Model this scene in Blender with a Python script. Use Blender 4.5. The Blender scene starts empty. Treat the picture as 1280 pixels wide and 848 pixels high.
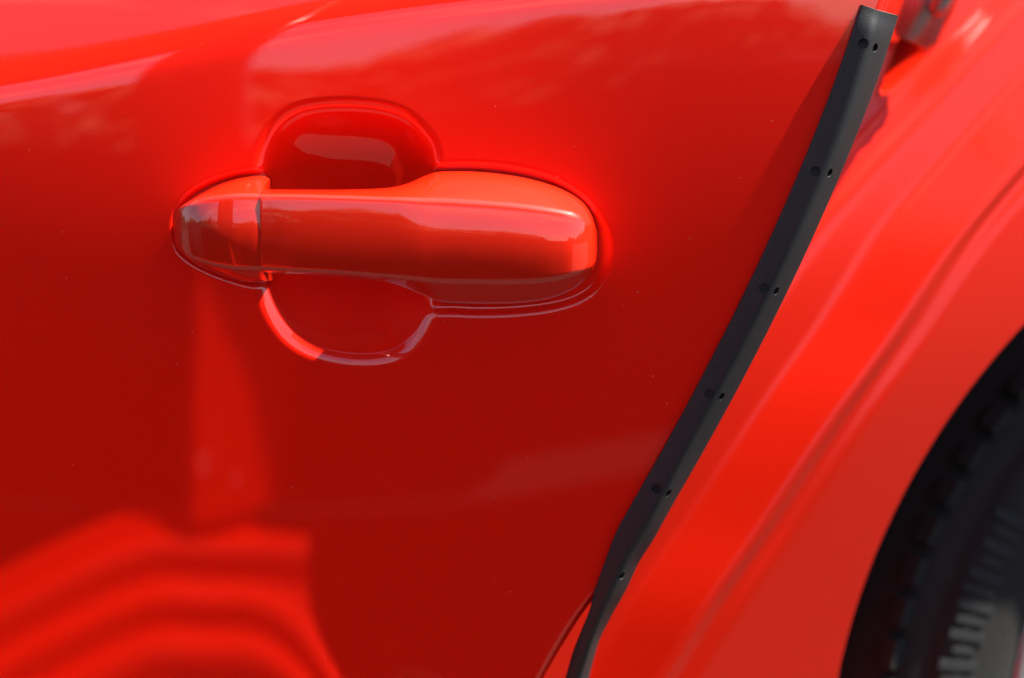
import bpy, bmesh, math, random
import numpy as np
from mathutils import Vector, Matrix

R = math.radians
scene = bpy.context.scene
col = scene.collection
random.seed(4)
rng = np.random.default_rng(7)

# ------------------------------------------------------------------ camera, sky, sun, exposure
PITCH, DIST, FPX = R(8.0), 0.90, 2155.0          # lens measured in pixels of the 1280 wide photograph
cam_loc = Vector((0, -DIST * math.cos(PITCH), DIST * math.sin(PITCH)))
cam_d = bpy.data.cameras.new('camera')
cam = bpy.data.objects.new('camera', cam_d)
col.objects.link(cam)
cam.location = cam_loc
cam.rotation_euler = (math.pi / 2 - PITCH, 0, 0)
cam_d.sensor_width = 36.0
cam_d.lens = FPX / 1280 * 36.0
cam_d.clip_start, cam_d.clip_end = 0.01, 2000
cam_d.dof.use_dof = True
cam_d.dof.focus_distance = DIST - 0.012
cam_d.dof.aperture_fstop = 3.0
cam_d.dof.aperture_blades = 9
scene.camera = cam

SUN = Vector((0.50, -0.054, 0.86)).normalized()   # direction towards the sun
world = bpy.data.worlds.new('World')
scene.world = world
world.use_nodes = True
nt = world.node_tree
nt.nodes.clear()
wo = nt.nodes.new('ShaderNodeOutputWorld')
bg = nt.nodes.new('ShaderNodeBackground')
sky = nt.nodes.new('ShaderNodeTexSky')
sky.sky_type = 'NISHITA'
sky.sun_disc = False
sky.sun_elevation = math.asin(SUN.z)
sky.sun_rotation = math.atan2(SUN.x, SUN.y)
sky.air_density, sky.dust_density, sky.ozone_density = 1.0, 0.4, 1.5
bg.inputs['Strength'].default_value = 0.042
# broken cumulus over the blue
tc = nt.nodes.new('ShaderNodeTexCoord')
mp = nt.nodes.new('ShaderNodeMapping')
mp.inputs['Scale'].default_value = (1.0, 1.0, 4.2)
mp.inputs['Location'].default_value = (0.3, 0.9, 0.1)
nz = nt.nodes.new('ShaderNodeTexNoise')
nz.inputs['Scale'].default_value = 2.3
nz.inputs['Detail'].default_value = 7
nz.inputs['Roughness'].default_value = 0.58
cr = nt.nodes.new('ShaderNodeValToRGB')
cr.color_ramp.elements[0].position, cr.color_ramp.elements[1].position = 0.50, 0.64
mx = nt.nodes.new('ShaderNodeMix')
mx.data_type = 'RGBA'
mx.inputs['B'].default_value = (6.5, 6.4, 6.3, 1)
nt.links.new(tc.outputs['Generated'], mp.inputs['Vector'])
nt.links.new(mp.outputs['Vector'], nz.inputs['Vector'])
nt.links.new(nz.outputs['Fac'], cr.inputs['Fac'])
nt.links.new(cr.outputs['Color'], mx.inputs['Factor'])
nt.links.new(sky.outputs['Color'], mx.inputs['A'])
nt.links.new(mx.outputs['Result'], bg.inputs['Color'])
nt.links.new(bg.outputs['Background'], wo.inputs['Surface'])

sun_d = bpy.data.lights.new('sun', 'SUN')
sun_d.energy, sun_d.angle, sun_d.color = 5.0, R(0.53), (1.0, 0.93, 0.80)
sun = bpy.data.objects.new('sun', sun_d)
col.objects.link(sun)
sun.rotation_euler = (-SUN).to_track_quat('-Z', 'Y').to_euler()
sun.location = SUN * 10

vs = scene.view_settings
vs.view_transform, vs.look, vs.gamma, vs.use_curve_mapping = 'Standard', 'None', 1.0, False
vs.exposure = 2.46
scene.cycles.max_bounces = 8
scene.cycles.glossy_bounces = 5
scene.cycles.sample_clamp_indirect = 6

GROUND_Z = -0.92

# ------------------------------------------------------------------ measuring helper
CP, SP = math.cos(PITCH), math.sin(PITCH)
CL = np.array(cam_loc)
def at(px, py, y=0.0):
    """point of the vertical plane at depth y that the photograph shows at pixel px, py"""
    a = (np.asarray(px, float) - 640) / FPX
    b = -(np.asarray(py, float) - 424) / FPX
    dx, dy, dz = a, CP + b * SP, -SP + b * CP
    t = (y - CL[1]) / dy
    return CL[0] + t * dx, CL[2] + t * dz
def at1(px, py, y=0.0):
    x, z = at(px, py, y)
    return Vector((float(x), y, float(z)))

# ------------------------------------------------------------------ mesh helpers
def link(name, me, mat=None, parent=None, smooth=True):
    o = bpy.data.objects.new(name, me)
    col.objects.link(o)
    if mat: me.materials.append(mat)
    if parent: o.parent = parent
    if smooth and len(me.polygons):
        me.polygons.foreach_set('use_smooth', [True] * len(me.polygons))
    return o
def mesh(verts, faces):
    me = bpy.data.meshes.new('m')
    me.from_pydata([tuple(v) for v in verts], [], faces)
    me.update()
    return me
def grid_mesh(P, thick=None):
    """P: (rows, cols, 3) array to a mesh; thick gives the sheet a back and closed rim"""
    n, m, _ = P.shape
    idx = np.arange(n * m).reshape(n, m)
    f = np.stack([idx[:-1, :-1], idx[:-1, 1:], idx[1:, 1:], idx[1:, :-1]], -1).reshape(-1, 4)
    V = P.reshape(-1, 3)
    if thick is not None:
        rim = np.concatenate([idx[0, :], idx[1:, -1], idx[-1, -2::-1], idx[-2:0:-1, 0]])
        k = len(V)
        back = V[rim] + np.array(thick)
        V = np.vstack([V, back])
        L = len(rim)
        s = np.arange(L)
        side = np.stack([rim, k + s, k + (s + 1) % L, np.roll(rim, -1)], -1)
        f = np.vstack([f, side])
        cap = [list(range(k, k + L))]
    else:
        cap = []
    me = bpy.data.meshes.new('m')
    nf = len(f)
    loops = np.concatenate([f.reshape(-1)] + [np.array(c[::-1]) for c in cap])
    starts = list(range(0, nf * 4, 4))
    for c in cap:
        starts.append(nf * 4)
    me.vertices.add(len(V)); me.vertices.foreach_set('co', V.astype(np.float32).ravel())
    me.loops.add(len(loops)); me.loops.foreach_set('vertex_index', loops.astype(np.int32))
    me.polygons.add(len(starts)); me.polygons.foreach_set('loop_start', np.array(starts, np.int32))
    me.update(calc_edges=True)
    me.validate()
    return me
def spline(pts, n=14, closed=False):
    """Catmull-Rom through the rows of pts"""
    P = np.asarray(pts, float)
    if closed: Q = np.vstack([P[-1], P, P[0], P[1]])
    else: Q = np.vstack([2 * P[0] - P[1], P, 2 * P[-1] - P[-2]])
    out = []
    for i in range(1, len(Q) - 2):
        a, b, c, d = Q[i - 1], Q[i], Q[i + 1], Q[i + 2]
        for t in np.linspace(0, 1, n, endpoint=False):
            out.append(0.5 * (2 * b + (c - a) * t + (2 * a - 5 * b + 4 * c - d) * t * t + (3 * b - a - 3 * c + d) * t ** 3))
    if not closed: out.append(P[-1])
    return np.array(out)
def sstep(a, b, x):
    t = np.clip((x - a) / (b - a), 0, 1)
    return t * t * t * (t * (6 * t - 15) + 10)
def signed_dist(X, Z, poly):
    """distance to a closed outline, negative inside"""
    d2 = np.full(X.shape, 1e9)
    inside = np.zeros(X.shape, bool)
    n = len(poly)
    for i in range(n):
        ax, az = poly[i]; bx, bz = poly[(i + 1) % n]
        ex, ez = bx - ax, bz - az
        L = ex * ex + ez * ez + 1e-16
        t = np.clip(((X - ax) * ex + (Z - az) * ez) / L, 0, 1)
        d2 = np.minimum(d2, (X - ax - t * ex) ** 2 + (Z - az - t * ez) ** 2)
        cond = (az > Z) != (bz > Z)
        with np.errstate(divide='ignore', invalid='ignore'):
            xc = ax + (Z - az) * ex / (ez if ez != 0 else 1e-12)
        inside ^= cond & (X < xc)
    d = np.sqrt(d2)
    return np.where(inside, -d, d)
def outline(px):
    x, z = at([p[0] for p in px], [p[1] for p in px], 0.0)
    return np.stack([x, z], -1)
def empty(name, loc=(0, 0, 0), parent=None):
    o = bpy.data.objects.new(name, None)
    col.objects.link(o)
    o.location = loc
    o.empty_display_size = 0.05
    if parent: o.parent = parent
    return o
def tag(o, label=None, cat=None, group=None, kind=None):
    if label: o['label'] = label
    if cat: o['category'] = cat
    if group: o['group'] = group
    if kind: o['kind'] = kind
    return o

# ------------------------------------------------------------------ materials
def new_mat(name):
    m = bpy.data.materials.new(name)
    m.use_nodes = True
    return m, m.node_tree, m.node_tree.nodes['Principled BSDF']
def paint(name, base, coat=1.0, rough=0.45, peel=0.0012, dust=0.0, peel_scale=420, ior=1.68, coat_rough=0.012):
    m, t, b = new_mat(name)
    b.inputs['Roughness'].default_value = rough
    b.inputs['Specular IOR Level'].default_value = 0.12
    b.inputs['Coat Weight'].default_value = coat
    b.inputs['Coat Roughness'].default_value = coat_rough
    b.inputs['Coat IOR'].default_value = ior
    co = t.nodes.new('ShaderNodeTexCoord')
    n1 = t.nodes.new('ShaderNodeTexNoise')
    n1.inputs['Scale'].default_value = peel_scale
    n1.inputs['Detail'].default_value = 2
    bu = t.nodes.new('ShaderNodeBump')
    bu.inputs['Strength'].default_value = peel
    bu.inputs['Distance'].default_value = 0.01
    t.links.new(co.outputs['Object'], n1.inputs['Vector'])
    t.links.new(n1.outputs['Fac'], bu.inputs['Height'])
    t.links.new(bu.outputs['Normal'], b.inputs['Coat Normal'])
    b.inputs['Base Color'].default_value = (*base, 1)
    if dust > 0:
        vo = t.nodes.new('ShaderNodeTexVoronoi')
        vo.inputs['Scale'].default_value = 120
        lt = t.nodes.new('ShaderNodeMath'); lt.operation = 'LESS_THAN'
        lt.inputs[1].default_value = 0.045
        th = t.nodes.new('ShaderNodeMath'); th.operation = 'GREATER_THAN'
        th.inputs[1].default_value = 1 - dust
        sp = t.nodes.new('ShaderNodeSeparateColor')
        mu = t.nodes.new('ShaderNodeMath'); mu.operation = 'MULTIPLY'
        mi = t.nodes.new('ShaderNodeMix'); mi.data_type = 'RGBA'
        mi.inputs['A'].default_value = (*base, 1)
        mi.inputs['B'].default_value = (0.72, 0.16, 0.11, 1)
        t.links.new(co.outputs['Object'], vo.inputs['Vector'])
        t.links.new(vo.outputs['Distance'], lt.inputs[0])
        t.links.new(vo.outputs['Color'], sp.inputs['Color'])
        t.links.new(sp.outputs['Red'], th.inputs[0])
        t.links.new(lt.outputs[0], mu.inputs[0])
        t.links.new(th.outputs[0], mu.inputs[1])
        t.links.new(mu.outputs[0], mi.inputs['Factor'])
        t.links.new(mi.outputs['Result'], b.inputs['Base Color'])
    return m
def plain(name, base, rough=0.5, metal=0.0, spec=0.5, bump=0.0, bscale=300, speck=0.0):
    m, t, b = new_mat(name)
    b.inputs['Base Color'].default_value = (*base, 1)
    b.inputs['Roughness'].default_value = rough
    b.inputs['Metallic'].default_value = metal
    b.inputs['Specular IOR Level'].default_value = spec
    co = t.nodes.new('ShaderNodeTexCoord')
    n1 = t.nodes.new('ShaderNodeTexNoise')
    n1.inputs['Scale'].default_value = bscale
    n1.inputs['Detail'].default_value = 4
    t.links.new(co.outputs['Object'], n1.inputs['Vector'])
    if bump:
        bu = t.nodes.new('ShaderNodeBump')
        bu.inputs['Strength'].default_value = bump
        bu.inputs['Distance'].default_value = 0.002
        t.links.new(n1.outputs['Fac'], bu.inputs['Height'])
        t.links.new(bu.outputs['Normal'], b.inputs['Normal'])
    if speck:
        n2 = t.nodes.new('ShaderNodeTexNoise')
        n2.inputs['Scale'].default_value = bscale * 1.7
        n2.inputs['Detail'].default_value = 1
        r = t.nodes.new('ShaderNodeValToRGB')
        r.color_ramp.elements[0].position, r.color_ramp.elements[1].position = 0.73, 0.78
        r.color_ramp.elements[0].color = (*base, 1)
        r.color_ramp.elements[1].color = (*[min(1, c + speck) for c in base], 1)
        t.links.new(co.outputs['Object'], n2.inputs['Vector'])
        t.links.new(n2.outputs['Fac'], r.inputs['Fac'])
        t.links.new(r.outputs['Color'], b.inputs['Base Color'])
    return m
RED = (0.80, 0.0080, 0.0002)
M_door = paint('red_door_paint', RED, dust=0.22)
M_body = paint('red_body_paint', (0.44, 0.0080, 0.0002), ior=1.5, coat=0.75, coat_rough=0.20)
M_jamb = paint('red_jamb_paint', (0.88, 0.010, 0.0003), coat=0.15)
M_handle = paint('red_handle_paint', (0.50, 0.0095, 0.0003), peel=0.0008)
M_rubber = plain('black_rubber', (0.012, 0.0135, 0.016), 0.5, spec=0.45, bump=0.08, bscale=900, speck=0.10)
M_tyre = plain('tyre_rubber', (0.0115, 0.0122, 0.0122), 0.75, spec=0.3, bump=0.15, bscale=240, speck=0.03)
M_mark = plain('raised_tyre_marks', (0.010, 0.012, 0.015), 0.75, spec=0.45)
M_liner = plain('black_liner', (0.010, 0.010, 0.011), 0.8, spec=0.2)
M_rim = plain('silver_rim', (0.55, 0.56, 0.57), 0.32, metal=0.9)
M_steel = plain('zinc_steel', (0.32, 0.34, 0.37), 0.38, metal=0.9, bump=0.1)
M_dark = plain('dark_cabin_fabric', (0.008, 0.008, 0.008), 0.9, spec=0.1, bump=0.2)
M_asphalt = plain('asphalt', (0.026, 0.0255, 0.0245), 0.9, spec=0.15, bump=0.5, bscale=40, speck=0.03)
M_leaf = plain('foliage', (0.060, 0.070, 0.035), 0.7, spec=0.2, bump=0.3, bscale=2)

# ------------------------------------------------------------------ setting: ground, far trees
g = link('ground', mesh([(-300, -300, GROUND_Z), (300, -300, GROUND_Z), (300, 300, GROUND_Z), (-300, 300, GROUND_Z)], [(0, 1, 2, 3)]), M_asphalt)
tag(g, 'dark asphalt ground under the red car', kind='structure')

tr = np.random.default_rng(3)
V, F = [], []
for i in range(15000):
    a = tr.uniform(0, 2 * math.pi)
    d = tr.uniform(44, 60)
    top = 4.4 + .8 * math.sin(3 * a + 1) + .7 * math.sin(11 * a) + .4 * math.sin(29 * a) - 3.6 * math.exp(-((a - 1.60 * math.pi) / .14) ** 2)
    top += 2.0 * math.exp(-((a - 1.24 * math.pi) / .62) ** 4)
    h = tr.uniform(0, 1) * max(top, .8)
    r = tr.uniform(.35, .95)
    c = np.array([math.cos(a) * d, math.sin(a) * d, GROUND_Z + h])
    k = len(V)
    q = tr.normal(size=(6, 3)); q /= np.linalg.norm(q, axis=1)[:, None]
    o8 = np.array([(1, 0, 0), (-1, 0, 0), (0, 1, 0), (0, -1, 0), (0, 0, 1), (0, 0, -1)]) + .35 * q
    V += list(c + o8 * r * tr.uniform(.7, 1.3, (6, 1)))
    F += [tuple(k + j for j in f) for f in ((0, 2, 4), (2, 1, 4), (1, 3, 4), (3, 0, 4), (2, 0, 5), (1, 2, 5), (3, 1, 5), (0, 3, 5))]
tag(link('distant_wood', mesh(V, F), M_leaf, smooth=False), 'far line of green trees mirrored in the paint', kind='stuff')

# ------------------------------------------------------------------ the red car
car = empty('red_car', (0.5, 0.5, GROUND_Z))
tag(car, 'glossy red car with its door standing open', 'car')
CAR_INV = Matrix.Translation((-0.5, -0.5, -GROUND_Z))
def on_car(o, parent=None):
    """keep world coordinates of the mesh while hanging it on the car"""
    o.parent = parent or car
    if parent is None: o.matrix_parent_inverse = CAR_INV
    return o

# --- door skin
gu_L = [(1077, 6), (1063, 50), (1046, 100), (1035, 127), (1004, 212), (965, 300), (919, 398), (860, 510), (830, 560), (785, 640), (770, 668), (758, 700), (744, 738), (737, 765), (727, 790), (717, 815), (709, 842), (697, 885)]
gu_M = [(1099, 13), (1084, 60), (1075, 100), (1067, 130), (1037, 212), (998, 300), (951, 398), (888, 510), (859, 560), (817, 644), (798, 676), (782, 704), (766, 738), (754, 765), (742, 795), (732, 824), (724, 850), (712, 892)]
gu_R = [(1124, 20), (1111, 62), (1098, 104), (1085, 135), (1056, 212), (1019, 300), (974, 394), (912, 511), (883, 560), (840, 634), (818, 674), (799, 704), (783, 738), (765, 770), (750, 800), (741, 830), (734, 858), (722, 900)]
ed_px = [(1134, -90), (1120, -30), (1106, 14), (1092, 62), (1071, 130), (1041, 212), (1003, 300), (957, 396), (895, 510), (865, 560), (822, 638), (801, 676), (784, 706), (764, 738), (746, 760), (727, 786), (705, 822), (688, 852), (650, 920), (610, 985), (560, 1060), (510, 1140)]
ed = outline(ed_px)
ed = spline(ed, 10)
o_ = np.argsort(ed[:, 1])
edge_z, edge_x = ed[o_, 1], ed[o_, 0]
def edge_at(z):
    return np.interp(z, edge_z, edge_x)

cr_x, cr_z = at([-300, -120, 0, 60, 140, 262, 336, 500, 650, 900, 1200], [150, 132, 118, 106, 88, 62, 41, 16, 0, -20, -36])
hz_x, hz_z = at([-300, 0, 150, 310, 600, 760, 900, 1060, 1200], [215, 205, 195, 180, 150, 98, 62, 42, 34])
va_x, va_z = at([-300, 0, 180, 330, 400, 480, 600, 690, 760, 900], [690, 690, 668, 668, 700, 726, 764, 800, 820, 850])
def smooth_curve(xs, zs, sig=0.03):
    g_ = np.linspace(-1.2, 0.8, 801)
    v = np.interp(g_, xs, zs)
    k = np.exp(-0.5 * (np.arange(-60, 61) * (g_[1] - g_[0]) / sig) ** 2); k /= k.sum()
    v = np.convolve(np.pad(v, 60, mode='edge'), k, mode='valid')
    return lambda x: np.interp(x, g_, v)
crease, horiz, valley = smooth_curve(cr_x, cr_z, .022), smooth_curve(hz_x, hz_z, .04), smooth_curve(va_x, va_z, .03)

def tilt(x, z):
    """upward lean of the skin, radians"""
    v = z - horiz(x)
    T = np.interp(v, [-.60, -.30, -.20, -.13, -.095, -.05, 0, .03, .06, .09, .2], [-5.4, -5.2, -5.1, -5.0, -2.9, -1.6, 0.0, 1.4, 3.4, 6.0, 8])
    T = T - np.degrees(np.arctan((horiz(x) - CL[2]) / .9)) / 2 - .2
    w = z - valley(x)
    T = T + 6.0 * sstep(.006, -.075, w) * sstep(-.16, -.02, x)
    d = z - crease(x)
    T = T + 16 * sstep(-.010, .016, d) 
    return np.radians(T)
Zs = np.linspace(-0.62, 0.34, 2401)
z0i = np.argmin(np.abs(Zs))
XS = np.linspace(-1.0, 0.45, 291)
TT = np.tan(np.array([tilt(np.full_like(Zs, x), Zs) for x in XS]))
kern = np.exp(-0.5 * (np.arange(-30, 31) / 9.0) ** 2); kern /= kern.sum()
TT = np.array([np.convolve(np.pad(r, 30, mode='edge'), kern, mode='valid') for r in TT])
YY = np.cumsum(TT, axis=1) * (Zs[1] - Zs[0])
YY -= YY[:, z0i:z0i + 1]
def skin(x, z):
    """depth of the smooth door skin"""
    fx = np.clip((x - XS[0]) / (XS[1] - XS[0]), 0, len(XS) - 1.001)
    fz = np.clip((z - Zs[0]) / (Zs[1] - Zs[0]), 0, len(Zs) - 1.001)
    i, j = fx.astype(int), fz.astype(int)
    a, b = fx - i, fz - j
    y = (YY[i, j] * (1 - a) + YY[i + 1, j] * a) * (1 - b) + (YY[i, j + 1] * (1 - a) + YY[i + 1, j + 1] * a) * b
    return y + np.where(x > 0, 0.11, 0.17) * x * x
cup_px = [(546, 215), (541, 186), (527, 165), (506, 147), (478, 137), (440, 133), (400, 134), (368, 141), (345, 158), (331, 185), (325, 215), (323, 280), (324, 340), (331, 374), (345, 404), (366, 428), (398, 444), (440, 452), (476, 451), (502, 443), (523, 424), (537, 402), (546, 380), (551, 340), (553, 290), (551, 250)]
cup = spline(outline(cup_px), 5, True)
seat_px = [(520, 214), (560, 203), (620, 204), (680, 216), (722, 238), (752, 270), (766, 305), (760, 345), (738, 372), (700, 388), (640, 396), (570, 396), (525, 386), (505, 300)]
seat = spline(outline(seat_px), 6, True)
seat2_px = [(345, 212), (310, 210), (275, 218), (240, 234), (218, 256), (211, 282), (217, 316), (245, 338), (285, 354), (322, 362), (345, 352), (350, 280)]
seat2 = spline(outline(seat2_px), 6, True)

def dens(a, b, step): return np.linspace(a, b, max(2, int(round((b - a) / step))), endpoint=False)
zr = np.concatenate([dens(-0.56, -0.24, .008), dens(-0.24, -0.03, .0016), dens(-0.03, 0.13, .0009), dens(0.13, 0.24, .0016), dens(0.24, 0.305, .006), [0.305]])
xr = np.concatenate([dens(-0.95, -0.32, .010), dens(-0.32, -0.19, .0016), dens(-0.19, 0.075, .0009), dens(0.075, 0.26, .0016), [0.26]])
# columns run from the left to the curved trailing edge
XN = np.zeros((len(zr), len(xr)))
for r, z in enumerate(zr):
    e = float(edge_at(z))
    k0, k1 = -0.19, 0.075
    lim = min(k1, e - .03)
    XN[r] = np.where(xr <= k0, xr, np.where(xr <= k1, k0 + (xr - k0) * (lim - k0) / (k1 - k0), lim + (xr - k1) * (e - lim) / (0.26 - k1)))
ZN = np.repeat(zr[:, None], len(xr), 1)
YN = skin(XN, ZN)
sel = (XN > -0.215) & (XN < 0.085) & (ZN > -0.03) & (ZN < 0.145)
xs, zs = XN[sel], ZN[sel]
dc = -signed_dist(xs, zs, cup)
ds = -signed_dist(xs, zs, seat)
ds2 = -signed_dist(xs, zs, seat2)
# bowl of the grip recess, steep beside its rolled rim
cc = np.array(outline([(438, 292)]))[0]
ang = np.arctan2(cup[:, 1] - cc[1], cup[:, 0] - cc[0]); rad_c = np.hypot(cup[:, 0] - cc[0], cup[:, 1] - cc[1])
oo = np.argsort(ang); ang, rad_c = ang[oo], rad_c[oo]
rloc = np.interp(np.arctan2(zs - cc[1], xs - cc[0]), ang, rad_c, period=2 * math.pi)
rho = np.hypot(xs - cc[0], zs - cc[1]) / rloc
sd_ = (1 - rho) * rloc * .94
rf = .0048
se = np.where(sd_ < -rf, 0, np.where(sd_ < rf, (sd_ + rf) ** 2 / (4 * rf), sd_))
cupd = 0.032 * (1 + 3.2 * (zs - cc[1])) * (1 - np.clip(1 - se / rloc, 0, 1) ** (2.6 - 0.55 * sstep(.0, -.03, zs - cc[1])))
seatd = (0.0024 + .0012 * sstep(.005, .05, zs - .03)) * np.maximum(sstep(-.0012, .0062, ds), sstep(-.0004, .005, ds2))
YN[sel] += np.maximum(cupd, seatd) + 0.25 * np.minimum(cupd, seatd)
# rolled edge beside the trailing edge
ex = np.array([edge_at(z) for z in zr])[:, None]
YN += 0.006 * np.clip(1 - (ex - XN) / .006, 0, 1) ** 2
P = np.stack([XN, YN, ZN], -1)
door = on_car(link('door', grid_mesh(P, (0, 0.034, 0)), M_door))

# --- door handle: lofted grip and separate end cap
def round_section(pts, rad, n=7):
    """closed polygon with each corner rounded"""
    out = []
    m = len(pts)
    for i in range(m):
        p, a, b = np.array(pts[i]), np.array(pts[i - 1]), np.array(pts[(i + 1) % m])
        la, lb = np.linalg.norm(a - p), np.linalg.norm(b - p)
        r = min(rad[i], la * .48, lb * .48)
        q0, q1 = p + (a - p) / (la + 1e-9) * r, p + (b - p) / (lb + 1e-9) * r
        for t in np.linspace(0, 1, n):
            out.append((1 - t) ** 2 * q0 + 2 * t * (1 - t) * p + t * t * q1)
    return np.array(out)
def loft(table, n=10):
    """rows: px, top, bottom, face top, face bottom (photo pixels), front depth, back depth (mm)"""
    T = spline(np.array(table, float), n)
    loops = []
    for px, tp, bt, ft, fb, yf, yb in T:
        yf, yb = yf / 1000, yb / 1000
        x = float(at(px, 290, yf * .55)[0])
        xa = x
        zt = float(at(px, tp, (yb + yf * .25))[1]); zb = float(at(px, bt, (yb + yf * .25))[1])
        zft = float(at(px, ft, yf)[1]); zfb = float(at(px, fb, yf)[1])
        zft = min(zft, zt - .0004); zfb = max(zfb, zb + .0004)
        if zft < zfb: zft = zfb = (zft + zfb) / 2; zft += .0002; zfb -= .0002
        dy = yb - yf
        pts = [(yb, zt), (yb - dy * .42, zt - (zt - zft) * .22), (yf + dy * .055, zft), (yf, (zft * .5 + zfb * .5)), (yf + dy * .03, zfb), (yb - dy * .42, zb + (zfb - zb) * .18), (yb, zb)]
        sec = round_section(pts, [.0015, .014, .0032, .02, .0030, .012, .0015])
        loops.append([(xa, y, z) for y, z in sec])
    return np.array(loops)
def loft_mesh(L, cap0=True, cap1=True):
    n, m, _ = L.shape
    V = L.reshape(-1, 3).tolist()
    F = []
    for i in range(n - 1):
        for j in range(m):
            k = (j + 1) % m
            F.append((i * m + j, i * m + k, (i + 1) * m + k, (i + 1) * m + j))
    for c, i in ((cap0, 0), (cap1, n - 1)):
        if c:
            s = list(range(i * m, i * m + m))
            F.append(s[::-1] if i == 0 else s)
    me = mesh(V, F)
    bm = bmesh.new(); bm.from_mesh(me)
    bmesh.ops.recalc_face_normals(bm, faces=bm.faces)
    bm.to_mesh(me); bm.free()
    return me
grip_tab = [
    (331.3, 238, 343.5, 243.5, 338, -35.8, -13), (338, 237.8, 344, 243.5, 338, -36, -13), (370, 238, 346, 243.5, 340, -36.8, -13), (430, 238, 350, 245, 343, -37.5, -13),
    (480, 236, 356, 247, 347, -38, -11), (505, 231, 363, 248, 349, -38.3, -7), (528, 221, 373, 250, 351, -38.5, -1), (550, 212.5, 382, 251, 353, -38.5, 4),
    (600, 212.5, 384, 254, 354, -38.6, 4), (650, 218.5, 383, 258, 354, -38.4, 4), (690, 229, 377, 263, 351, -37.5, 4), (716, 241, 367, 268, 345, -35.5, 4),
    (732, 253.5, 355, 275, 338, -31, 4), (741, 268, 343, 282, 331, -24, 4), (745.4, 283, 331, 290, 323, -12, 4), (746.6, 294, 321, 298, 317, -2, 4), (746.9, 303, 312, 304.5, 310.5, 3, 4.2)]
cap_tab = [
    (331.25, 228, 351, 243.5, 338, -35.6, 10), (329.5, 222, 354, 243.5, 338, -35.8, 10), (318, 218.5, 356, 243.5, 338, -36, 10), (295, 221, 354, 244, 337, -35.8, 10), (268, 229, 345, 247, 332, -34.5, 10), (246, 240, 335, 252, 325, -31.5, 10),
    (231, 250.5, 324, 259, 316, -26, 10), (223, 260, 314, 266, 308, -17, 10), (219, 270, 304, 273, 300, -7, 10), (217.6, 278, 296, 280, 294, 4, 10), (217.2, 284, 290, 285, 289, 8, 10.2)]
handle = on_car(link('handle', loft_mesh(loft(grip_tab)), M_handle), door)
hcap = on_car(link('handle_cap', loft_mesh(loft(cap_tab)), M_handle), door)

# ------------------------------------------------------------------ black edge guard with paired holes
def guard_loops():
    def to3(pts, off):
        x, z = at([p[0] for p in pts], [p[1] for p in pts], 0.0)
        y = skin(x, z)
        out = []
        for p, yy, o in zip(pts, y, off):
            xx, zz = at(p[0], p[1], yy + o)
            out.append((float(xx), float(yy + o), float(zz)))
        return spline(out, 8)
    n = len(gu_L)
    def even(q):
        q = np.array(q, float); w = q.copy()
        for _ in range(3):
            w[1:-1] = .25 * w[:-2] + .5 * w[1:-1] + .25 * w[2:]
        f = np.clip((q[:, 1] - 560) / 80, 0, 1)[:, None]
        return w * (1 - f) + q * f
    twist = np.concatenate([np.zeros(n - 7), np.linspace(0, 1, 7) ** 1.3])
    A = to3(even(gu_L), -0.0030 + .010 * twist)
    B = to3(even(gu_M), -0.0062 + .010 * twist)
    k_ = np.exp(-(np.arange(len(B)) / 3.2) ** 2)
    B[:, 1] += .0034 * k_
    C = to3(even(gu_R), 0.0075 + .012 * twist)
    loops = []
    for a, b, c in zip(A, B, C):
        w = c - a; w[1] = 0; w /= np.linalg.norm(w)
        a0 = a + np.array([0, .0032, 0])
        d = c + np.array([0, .006, 0]) - w * .001
        e = d - w * .010 + np.array([0, .001, 0])
        f = a0 + w * .004 + np.array([0, .004, 0])
        pts = [a0, a, b, c, d, e, f]
        sec = []
        rad = [.0004, .0010, .0032, .0012, .001, .001, .001]
        for i in range(7):
            p, q, r_ = pts[i], pts[i - 1], pts[(i + 1) % 7]
            la, lb = np.linalg.norm(q - p), np.linalg.norm(r_ - p)
            rr = min(rad[i], la * .45, lb * .45)
            q0, q1 = p + (q - p) / la * rr, p + (r_ - p) / lb * rr
            for t in (0, .33, .67, 1):
                sec.append((1 - t) ** 2 * q0 + 2 * t * (1 - t) * p + t * t * q1)
        loops.append(sec)
    return np.array(loops), A, B, C
GL, GA, GB, GC = guard_loops()
guard = link('edge_guard', loft_mesh(GL), M_rubber)
tag(guard, 'black rubber edge guard with paired holes along the open red door', 'edge guard')
front_holes = [(1079, 57), (1020, 214), (956, 359), (888, 491), (822, 608)]
side_holes = [(1101, 62.5), (1041, 221.5), (976, 367), (907, 498), (840, 615.5), (779, 722)]
cb = bmesh.new()
def near(curve, p):
    return curve[np.argmin(((curve - p) ** 2).sum(1))]
for hs, two, r in ((front_holes, (GA, GB), .0026), (side_holes, (GB, GC), .0023)):
    for px, py in hs:
        x, z = at(px, py, 0.0)
        y = float(skin(np.array([x]), np.array([z]))[0])
        p = np.array(at1(px, py, y - .004))
        a, b = near(two[0], p), near(two[1], p)
        t = np.dot(p - a, b - a) / np.dot(b - a, b - a)
        c = a + (b - a) * np.clip(t, .2, .8)
        along = np.array([0.45, 0, 0.89])
        nrm = np.cross(b - a, along); nrm /= np.linalg.norm(nrm)
        if nrm[1] > 0: nrm = -nrm
        rot = Vector(nrm).to_track_quat('Z', 'Y').to_matrix().to_4x4()
        bmesh.ops.create_cone(cb, cap_ends=True, segments=20, radius1=r, radius2=r, depth=.0064 if r > .0025 else .0046, matrix=Matrix.Translation(Vector(c)) @ rot)
cme = bpy.data.meshes.new('cut'); cb.to_mesh(cme); cb.free()
cut = bpy.data.objects.new('cut', cme); col.objects.link(cut)
bo = guard.modifiers.new('holes', 'BOOLEAN'); bo.object = cut; bo.operation = 'DIFFERENCE'; bo.solver = 'EXACT'
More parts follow.
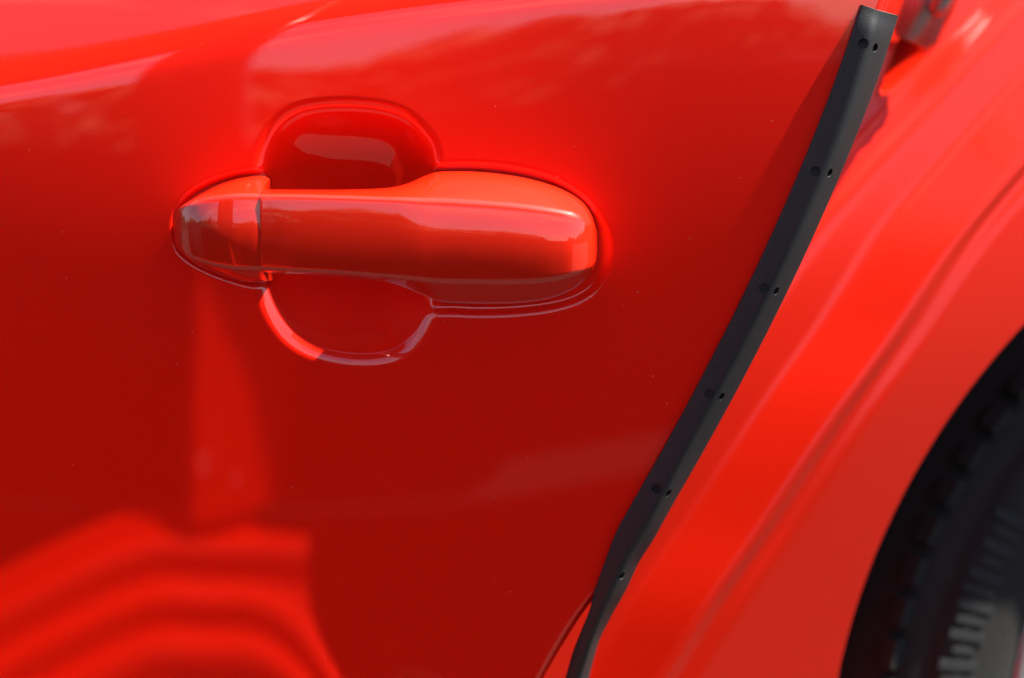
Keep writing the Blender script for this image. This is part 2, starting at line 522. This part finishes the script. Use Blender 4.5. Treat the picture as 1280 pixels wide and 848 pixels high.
dg = bpy.context.evaluated_depsgraph_get()
nm = bpy.data.meshes.new_from_object(guard.evaluated_get(dg))
guard.modifiers.clear(); guard.data = nm
nm.set_sharp_from_angle(angle=R(38))
bpy.data.objects.remove(cut)

# ------------------------------------------------------------------ body side behind the door
TH = R(13)                                        # how far the door stands open
tx, ty = math.cos(TH), math.sin(TH)
PX0 = 0.155                                       # the side runs through (PX0, PY0)
PY0 = 0.125
def on_side(px, py, dep=0.0):
    """(u, z) on the car's side plane for a photo pixel"""
    a = (px - 640) / FPX; b = -(py - 424) / FPX
    d = np.array([a, CP + b * SP, -SP + b * CP])
    n = np.array([ty, -tx])                       # outward normal, plan
    t = (n[0] * (PX0 - ty * dep - CL[0]) + n[1] * (PY0 + tx * dep - CL[1])) / (n[0] * d[0] + n[1] * d[1])
    p = CL + t * d
    return (p[0] - PX0 + ty * dep) * tx + (p[1] - PY0 - tx * dep) * ty, p[2]
line_px = [(1545, -60), (1398, 100), (1300, 206), (1220, 300), (1142, 418), (1085, 500), (1035, 577), (978, 669), (917, 764), (869, 848), (810, 955), (740, 1090)]
ln = np.array([on_side(*p) for p in line_px])
ln = spline(ln, 8); ln = ln[np.argsort(ln[:, 1])]
arch_c = on_side(1688, 918)
arch_e = on_side(1064, 850)
arch_t = on_side(1688, 186)
AR = math.hypot(arch_e[0] - arch_c[0], arch_e[1] - arch_c[1])
KZ = (arch_t[1] - arch_c[1]) / AR                 # the arch stands a little taller than wide
print('arch', AR, KZ)
print('arch radius', AR, 'centre', arch_c)
prof_w = np.array([-.60, -.26, -.215, -.19, -.180, -.118, -.108, -.094, -.084, -.048, -.042, -.020, -.014, -.0095, -.006, -.0035, 0, .0035, .010, .5])
prof_d = np.array([.090, .090, .086, .072, .056, .053, .052, .040, .036, .034, .030, .009, .0015, .0004, .0012, .003, .0042, .003, 0, 0])
wf = np.arange(-.62, .5, .0006)
pf = np.interp(wf, prof_w, prof_d)
k = np.exp(-0.5 * (np.arange(-24, 25) / 6.0) ** 2); k /= k.sum()
pf = np.convolve(np.pad(pf, 24, mode='edge'), k, mode='valid')
pocket = np.array([on_side(p[0], p[1], .055) for p in [(1160, -70), (1143, 20), (1124, 66), (1108, 106), (1106, 122), (1130, 102), (1162, 70), (1186, 30), (1204, -10), (1222, -70)]])
lean_z = np.linspace(-1.0, .7, 341)
lean_d = np.interp(lean_z, [-1.0, -.8, -.25, 0, .2, .5, .7], [.08, .062, .020, 0, .008, .055, .10])
kk = np.exp(-0.5 * (np.arange(-60, 61) * .005 / .06) ** 2); kk /= kk.sum()
lean_d = np.convolve(np.pad(lean_d, 60, mode='edge'), kk, mode='valid')
def side_point(u, z):
    w = u - np.interp(z, ln[:, 1], ln[:, 0])
    d = np.interp(w, wf, pf)
    lean = np.interp(z, lean_z, lean_d)     # barrel of the side
    d = d + lean
    if pocket is not None:
        d = d + .048 * sstep(-.001, .005, -signed_dist(u + 0 * z, z + 0 * u, pocket))
    return np.stack([PX0 + u * tx - d * ty, PY0 + u * ty + d * tx, z + 0 * u], -1)
rows = np.concatenate([np.arange(GROUND_Z + .20, .55, .004)])
wcols = np.concatenate([np.arange(-.55, -.24, .02), np.arange(-.24, .02, .0018)])
Lr = []
for z in rows:
    l0 = np.interp(z, ln[:, 1], ln[:, 0])
    dz = (z - arch_c[1]) / KZ
    ue = arch_c[0] - math.sqrt(AR * AR - dz * dz) if abs(dz) < AR else arch_c[0]
    ue = max(ue, l0 + .03)
    Lr.append(np.concatenate([l0 + wcols, l0 + .02 + (ue - l0 - .02) * np.linspace(0, 1, 40)]))
U = np.array(Lr); Zr = np.repeat(rows[:, None], U.shape[1], 1)
S1 = side_point(U, Zr)
panel = on_car(link('quarter_panel', grid_mesh(S1), M_body))
# the rest of the side: beyond the wheel centre and above the arch
Lr = []
for z in rows:
    dz = (z - arch_c[1]) / KZ
    us = arch_c[0] + (math.sqrt(AR * AR - dz * dz) if abs(dz) < AR else 0)
    Lr.append(us + (1.3 - us) * np.linspace(0, 1, 40))
U2 = np.array(Lr)
S2 = side_point(U2, np.repeat(rows[:, None], 40, 1))
on_car(link('rear_fender', grid_mesh(S2), M_body))
# arch lip turned inwards, and the dark wheel well
ths = np.linspace(R(-32), R(212), 120)
def side_frame(u, z, d):
    return (PX0 + u * tx - d * ty, PY0 + u * ty + d * tx, z)
lp = []
for rr, dd in ((AR + .001, .0006), (AR - .001, .0012), (AR - .0025, .004), (AR - .003, .045)):
    lp.append([side_point(np.array(arch_c[0] + rr * math.cos(a)), np.array(arch_c[1] + rr * KZ * math.sin(a))) + np.array([-ty, tx, 0]) * dd for a in ths])
on_car(link('arch_lip', grid_mesh(np.array(lp)), M_body))
lp = []
for rr, dd in ((AR - .003, .062), (AR + .03, .064), (AR + .035, .12), (AR + .03, .28), (.02, .29)):
    lp.append([side_frame(arch_c[0] + rr * math.cos(a), arch_c[1] + rr * KZ * math.sin(a), dd) for a in np.linspace(0, 2 * math.pi, 97)])
on_car(link('wheel_well', grid_mesh(np.array(lp)), M_liner))

# --- wheel: tyre with tread and raised marks, silver rim
wc = (arch_c[0] + .032, arch_c[1])
TR = AR * 1.0
whl = empty('wheel', (0, 0, 0)); on_car(whl)
def ring(profile, seg=120):
    return grid_mesh(np.array([[side_frame(wc[0] + rr * math.cos(a), wc[1] + rr * math.sin(a), dd) for a in np.linspace(0, 2 * math.pi, seg + 1)] for rr, dd in profile]))
D0 = .062
tyre_prof = [(AR * .66, D0 + .016), (AR * .668, D0 + .008), (AR * .69, D0 + .003), (AR * .72, D0), (AR * .80, D0 - .002), (AR * .84, D0 + .001), (AR * .842, D0 + .0035), (AR * .87, D0 + .005), (AR * .90, D0 + .010), (AR * .925, D0 + .018), (TR - .006, D0 + .030), (TR - .001, D0 + .045), (TR, D0 + .09), (TR, D0 + .15), (TR - .02, D0 + .185), (AR * .7, D0 + .20)]
tyre = link('tyre', ring(tyre_prof, 160), M_tyre); on_car(tyre, whl)
def box_bm(bm, c, ax, ay, az, hx, hy, hz):
    vs_ = []
    for sx in (-1, 1):
        for sy in (-1, 1):
            for sz in (-1, 1):
                vs_.append(bm.verts.new(Vector(c) + Vector(ax) * sx * hx + Vector(ay) * sy * hy + Vector(az) * sz * hz))
    for f in ((0, 1, 3, 2), (4, 6, 7, 5), (0, 4, 5, 1), (2, 3, 7, 6), (0, 2, 6, 4), (1, 5, 7, 3)):
        bm.faces.new([vs_[i] for i in f])
nrm_in = Vector((-ty, tx, 0))
tb = bmesh.new()
NB = 74
for i in range(NB):
    a = 2 * math.pi * i / NB
    for rr, dd, hr, ht, hd in ((AR * .905, D0 + .012, .013, .0095, .005), (TR - .002, D0 + .048, .006, .0105, .018)):
        rad = Vector((math.cos(a) * tx, math.cos(a) * ty, math.sin(a)))
        tan = Vector((-math.sin(a) * tx, -math.sin(a) * ty, math.cos(a)))
        c = Vector(side_frame(wc[0] + rr * math.cos(a), wc[1] + rr * math.sin(a), dd))
        lean = (rad - nrm_in * (.75 if hd < .01 else 0)).normalized() if hd < .01 else rad
        box_bm(tb, c, lean, tan, lean.cross(tan), hr, ht, hd)
me = bpy.data.meshes.new('m'); bmesh.ops.recalc_face_normals(tb, faces=tb.faces); tb.to_mesh(me); tb.free()
tread = tag(link('tread', me, M_tyre, smooth=False), kind='stuff'); on_car(tread, whl)
kb = bmesh.new()
for i in range(17):
    a = math.pi + R(3) + R(2.05) * (i - 16)
    rr = AR * (.795 if i % 5 else .80)
    rad = Vector((math.cos(a) * tx, math.cos(a) * ty, math.sin(a)))
    tan = Vector((-math.sin(a) * tx, -math.sin(a) * ty, math.cos(a)))
    c = Vector(side_frame(wc[0] + rr * math.cos(a), wc[1] + rr * math.sin(a), D0 - .0017))
    box_bm(kb, c, rad, tan, nrm_in, .0135 * (1, .8, .95, .6, 1, .9)[i % 6], .0030 * (1, .7, 1.1, .8)[i % 4], .0007)
me = bpy.data.meshes.new('m'); bmesh.ops.recalc_face_normals(kb, faces=kb.faces); kb.to_mesh(me); kb.free()
rib = tag(link('sidewall_marking', me, M_mark, smooth=False), kind='stuff'); on_car(rib, whl)
rim_prof = [(AR * .668, D0 + .020), (AR * .672, D0 + .010), (AR * .660, D0 + .004), (AR * .645, D0 + .006), (AR * .63, D0 + .016), (AR * .60, D0 + .06), (AR * .58, D0 + .16)]
rim = link('rim', ring(rim_prof, 120), M_rim); on_car(rim, whl)
for i in range(7):
    sb = bmesh.new()
    a = 2 * math.pi * i / 7 + .3
    rad = Vector((math.cos(a) * tx, math.cos(a) * ty, math.sin(a)))
    tan = Vector((-math.sin(a) * tx, -math.sin(a) * ty, math.cos(a)))
    c = Vector(side_frame(wc[0] + AR * .34 * math.cos(a), wc[1] + AR * .34 * math.sin(a), D0 + .03))
    box_bm(sb, c, rad, tan, nrm_in, AR * .29, .018, .012)
    me = bpy.data.meshes.new('m'); bmesh.ops.recalc_face_normals(sb, faces=sb.faces); sb.to_mesh(me); sb.free()
    on_car(link('spoke', me, M_rim, smooth=False), whl)
on_car(link('hub', ring([(AR * .16, D0 + .05), (AR * .155, D0 + .02), (AR * .12, D0 + .014), (.002, D0 + .012)], 48), M_rim), whl)

# --- latch striker on the jamb
def jamb(px, py, d):
    u, z = on_side(px, py, d)
    return Vector(side_frame(u, z, d))
st = empty('door_striker'); on_car(st)
ax_u, ax_n = Vector((tx, ty, 0)), Vector((-ty, tx, 0))
dirv = Vector((0.36 * tx, 0.36 * ty, 0.93)); per = dirv.cross(ax_n)
def bevel_box(name, c, hx, hy, hz, mat, parent, bev=.003):
    bm = bmesh.new()
    box_bm(bm, c, per, dirv, ax_n, hx, hy, hz)
    bmesh.ops.recalc_face_normals(bm, faces=bm.faces)
    bmesh.ops.bevel(bm, geom=bm.edges[:], offset=bev, segments=3, affect='EDGES')
    me = bpy.data.meshes.new('m'); bm.to_mesh(me); bm.free()
    return on_car(link(name, me, mat), parent)
bevel_box('striker_plate', jamb(1166, -16, .044), .014, .036, .006, M_steel, st)
bm = bmesh.new()
pts = [jamb(1172, 12, .036), jamb(1174, 8, .010), jamb(1186, -20, .004), jamb(1192, -24, .010), jamb(1192, -28, .036)]
pl = spline([tuple(p) for p in pts], 6)
def tube(bm, pl, r, seg=14):
    prev = None
    for i, p in enumerate(pl):
        t = Vector(pl[min(i + 1, len(pl) - 1)] - pl[max(i - 1, 0)]).normalized()
        s = t.cross(Vector((.3, .2, .93))).normalized(); q = t.cross(s)
        vs_ = [bm.verts.new(Vector(p) + s * r * math.cos(a) + q * r * math.sin(a)) for a in np.linspace(0, 2 * math.pi, seg, endpoint=False)]
        if prev:
            for j in range(seg): bm.faces.new((prev[j], prev[(j + 1) % seg], vs_[(j + 1) % seg], vs_[j]))
        else: bm.faces.new(vs_)
        prev = vs_
    bm.faces.new(prev[::-1])
tube(bm, pl, .0055)
bmesh.ops.recalc_face_normals(bm, faces=bm.faces)
me = bpy.data.meshes.new('m'); bm.to_mesh(me); bm.free()
on_car(link('striker_loop', me, M_steel), st)

# ------------------------------------------------------------------ second red car beside the photographer, seen in the paint
oc = empty('parked_van', (-0.6, -1.5, GROUND_Z))
tag(oc, 'tall red van with an open doorway, mirrored in the glossy door', 'van')
OC_INV = Matrix.Translation((0.6, 1.5, -GROUND_Z))
def on_oc(o):
    o.parent = oc; o.matrix_parent_inverse = OC_INV
    return o
def prism(name, poly, y0, y1, mat, bev=.01):
    """outline in x, z between two depths"""
    bm = bmesh.new()
    a = [bm.verts.new((x, y0, z)) for x, z in poly]; b = [bm.verts.new((x, y1, z)) for x, z in poly]
    n = len(poly)
    bm.faces.new(a); bm.faces.new(b[::-1])
    for i in range(n): bm.faces.new((a[i], b[i], b[(i + 1) % n], a[(i + 1) % n]))
    bmesh.ops.recalc_face_normals(bm, faces=bm.faces)
    if bev: bmesh.ops.bevel(bm, geom=bm.edges[:], offset=bev, segments=3, affect='EDGES')
    me = bpy.data.meshes.new('m'); bm.to_mesh(me); bm.free()
    o = on_oc(link(name, me, mat)); me.set_sharp_from_angle(angle=R(40))
    return o
prism('cabin', [(-2.2, -.70), (1.3, -.70), (1.3, .10), (-2.2, .10)], -1.60, -2.4, M_dark, 0)
prism('floor', [(-2.2, -.92), (1.3, -.92), (1.3, -.68), (-2.2, -.68)], -1.36, -1.62, M_dark, 0)
prism('added_dark_panel', [(-.30, -.90), (1.3, -.90), (1.3, .06), (.4, .10), (-.22, .12)], -1.54, -1.58, M_dark, .01)  # added unseen panel that keeps the reflection right of the pillar dark
prism('window_pillar', [(-.67, -.04), (-.50, -.04), (-.54, .15), (-.61, 1.5), (-.92, 1.5), (-.74, .12)], -1.42, -1.50, M_body, .02)
bm = bmesh.new()
lo = [(-.63, -1.52), (-.62, -1.41), (-.60, -1.385), (-.455, -1.47), (-.44, -1.52)]
ring0 = [bm.verts.new((x + .02, y + .09, -.68)) for x, y in lo]; ring1 = [bm.verts.new((x - .005 + (.045 if x > -.5 else 0), y - .05, -.045)) for x, y in lo]
bm.faces.new(ring0); bm.faces.new(ring1[::-1])
for i in range(5): bm.faces.new((ring0[i], ring1[i], ring1[(i + 1) % 5], ring0[(i + 1) % 5]))
bmesh.ops.recalc_face_normals(bm, faces=bm.faces)
bmesh.ops.bevel(bm, geom=bm.edges[:], offset=.008, segments=3, affect='EDGES')
me = bpy.data.meshes.new('m'); bm.to_mesh(me); bm.free()
on_oc(link('pillar', me, M_jamb)); me.set_sharp_from_angle(angle=R(40))
prism('roof', [(-2.2, 1.48), (1.3, 1.48), (1.25, 1.62), (.9, 1.66), (-1.8, 1.66), (-2.15, 1.62)], -1.52, -2.8, M_body, .04)
path = spline([(-.36, -1.33, -.75), (-.53, -1.30, -.735), (-.68, -1.26, -.725), (-.92, -1.13, -.78), (-1.2, -.97, -.89), (-1.6, -.76, -.96)], 10)
sec = [(-.10, .05), (-.05, .05), (-.045, .035), (-.01, .03), (0, .02), (.004, -.02), (.03, -.03), (.045, -.035), (.05, -.075), (.085, -.085), (.095, -.10), (.10, -.20), (-.10, -.20)]
V, F = [], []
for i, p in enumerate(path):
    t = path[min(i + 1, len(path) - 1)] - path[max(i - 1, 0)]; t[2] = 0; t /= np.linalg.norm(t)
    out = np.array([t[1], -t[0], 0]); out = out if out[1] > 0 else -out
    for a, b in sec: V.append(p + out * a + np.array([0, 0, b]))
m_ = len(sec)
for i in range(len(path) - 1):
    for j in range(m_): F.append((i * m_ + j, i * m_ + (j + 1) % m_, (i + 1) * m_ + (j + 1) % m_, (i + 1) * m_ + j))
F.append(tuple(range(m_))); F.append(tuple(range(len(V) - m_, len(V)))[::-1])
me = mesh(V, F)
bm = bmesh.new(); bm.from_mesh(me); bmesh.ops.recalc_face_normals(bm, faces=bm.faces); bm.to_mesh(me); bm.free()
on_oc(link('sill', me, M_jamb)); me.set_sharp_from_angle(angle=R(25))

def lump(name, c, r, d, mat, seg=6):
    """small fitting on the pillar, facing out and to the right"""
    bm = bmesh.new()
    rot = Vector((.55, .75, .35)).to_track_quat('Z', 'Y').to_matrix().to_4x4()
    bmesh.ops.create_cone(bm, cap_ends=True, segments=seg, radius1=r, radius2=r * .75, depth=d, matrix=Matrix.Translation(c) @ rot)
    bmesh.ops.bevel(bm, geom=bm.edges[:], offset=r * .12, segments=2, affect='EDGES')
    me = bpy.data.meshes.new('m'); bm.to_mesh(me); bm.free()
    on_oc(link(name, me, mat))
for c in ((-0.560, -1.325, -.60), (-0.51, -1.350, -.625), (-0.555, -1.322, -.65)):
    lump('bolt', c, .0045, .008, M_steel, 12)
# unseen dark panel, added so the handle cap mirrors something dark
bm = bmesh.new()
q = [(-1.32, -1.28), (-2.5, -.62), (-2.53, -.67), (-1.35, -1.33)]
lo_ = [bm.verts.new((x, y, -.88)) for x, y in q]; hi_ = [bm.verts.new((x, y, .22)) for x, y in q]
bm.faces.new(lo_[::-1]); bm.faces.new(hi_)
for i in range(4): bm.faces.new((lo_[i], lo_[(i + 1) % 4], hi_[(i + 1) % 4], hi_[i]))
bmesh.ops.recalc_face_normals(bm, faces=bm.faces)
bmesh.ops.bevel(bm, geom=bm.edges[:], offset=.012, segments=2, affect='EDGES')
me = bpy.data.meshes.new('m'); bm.to_mesh(me); bm.free()
on_oc(link('cap_dark_panel', me, M_dark))
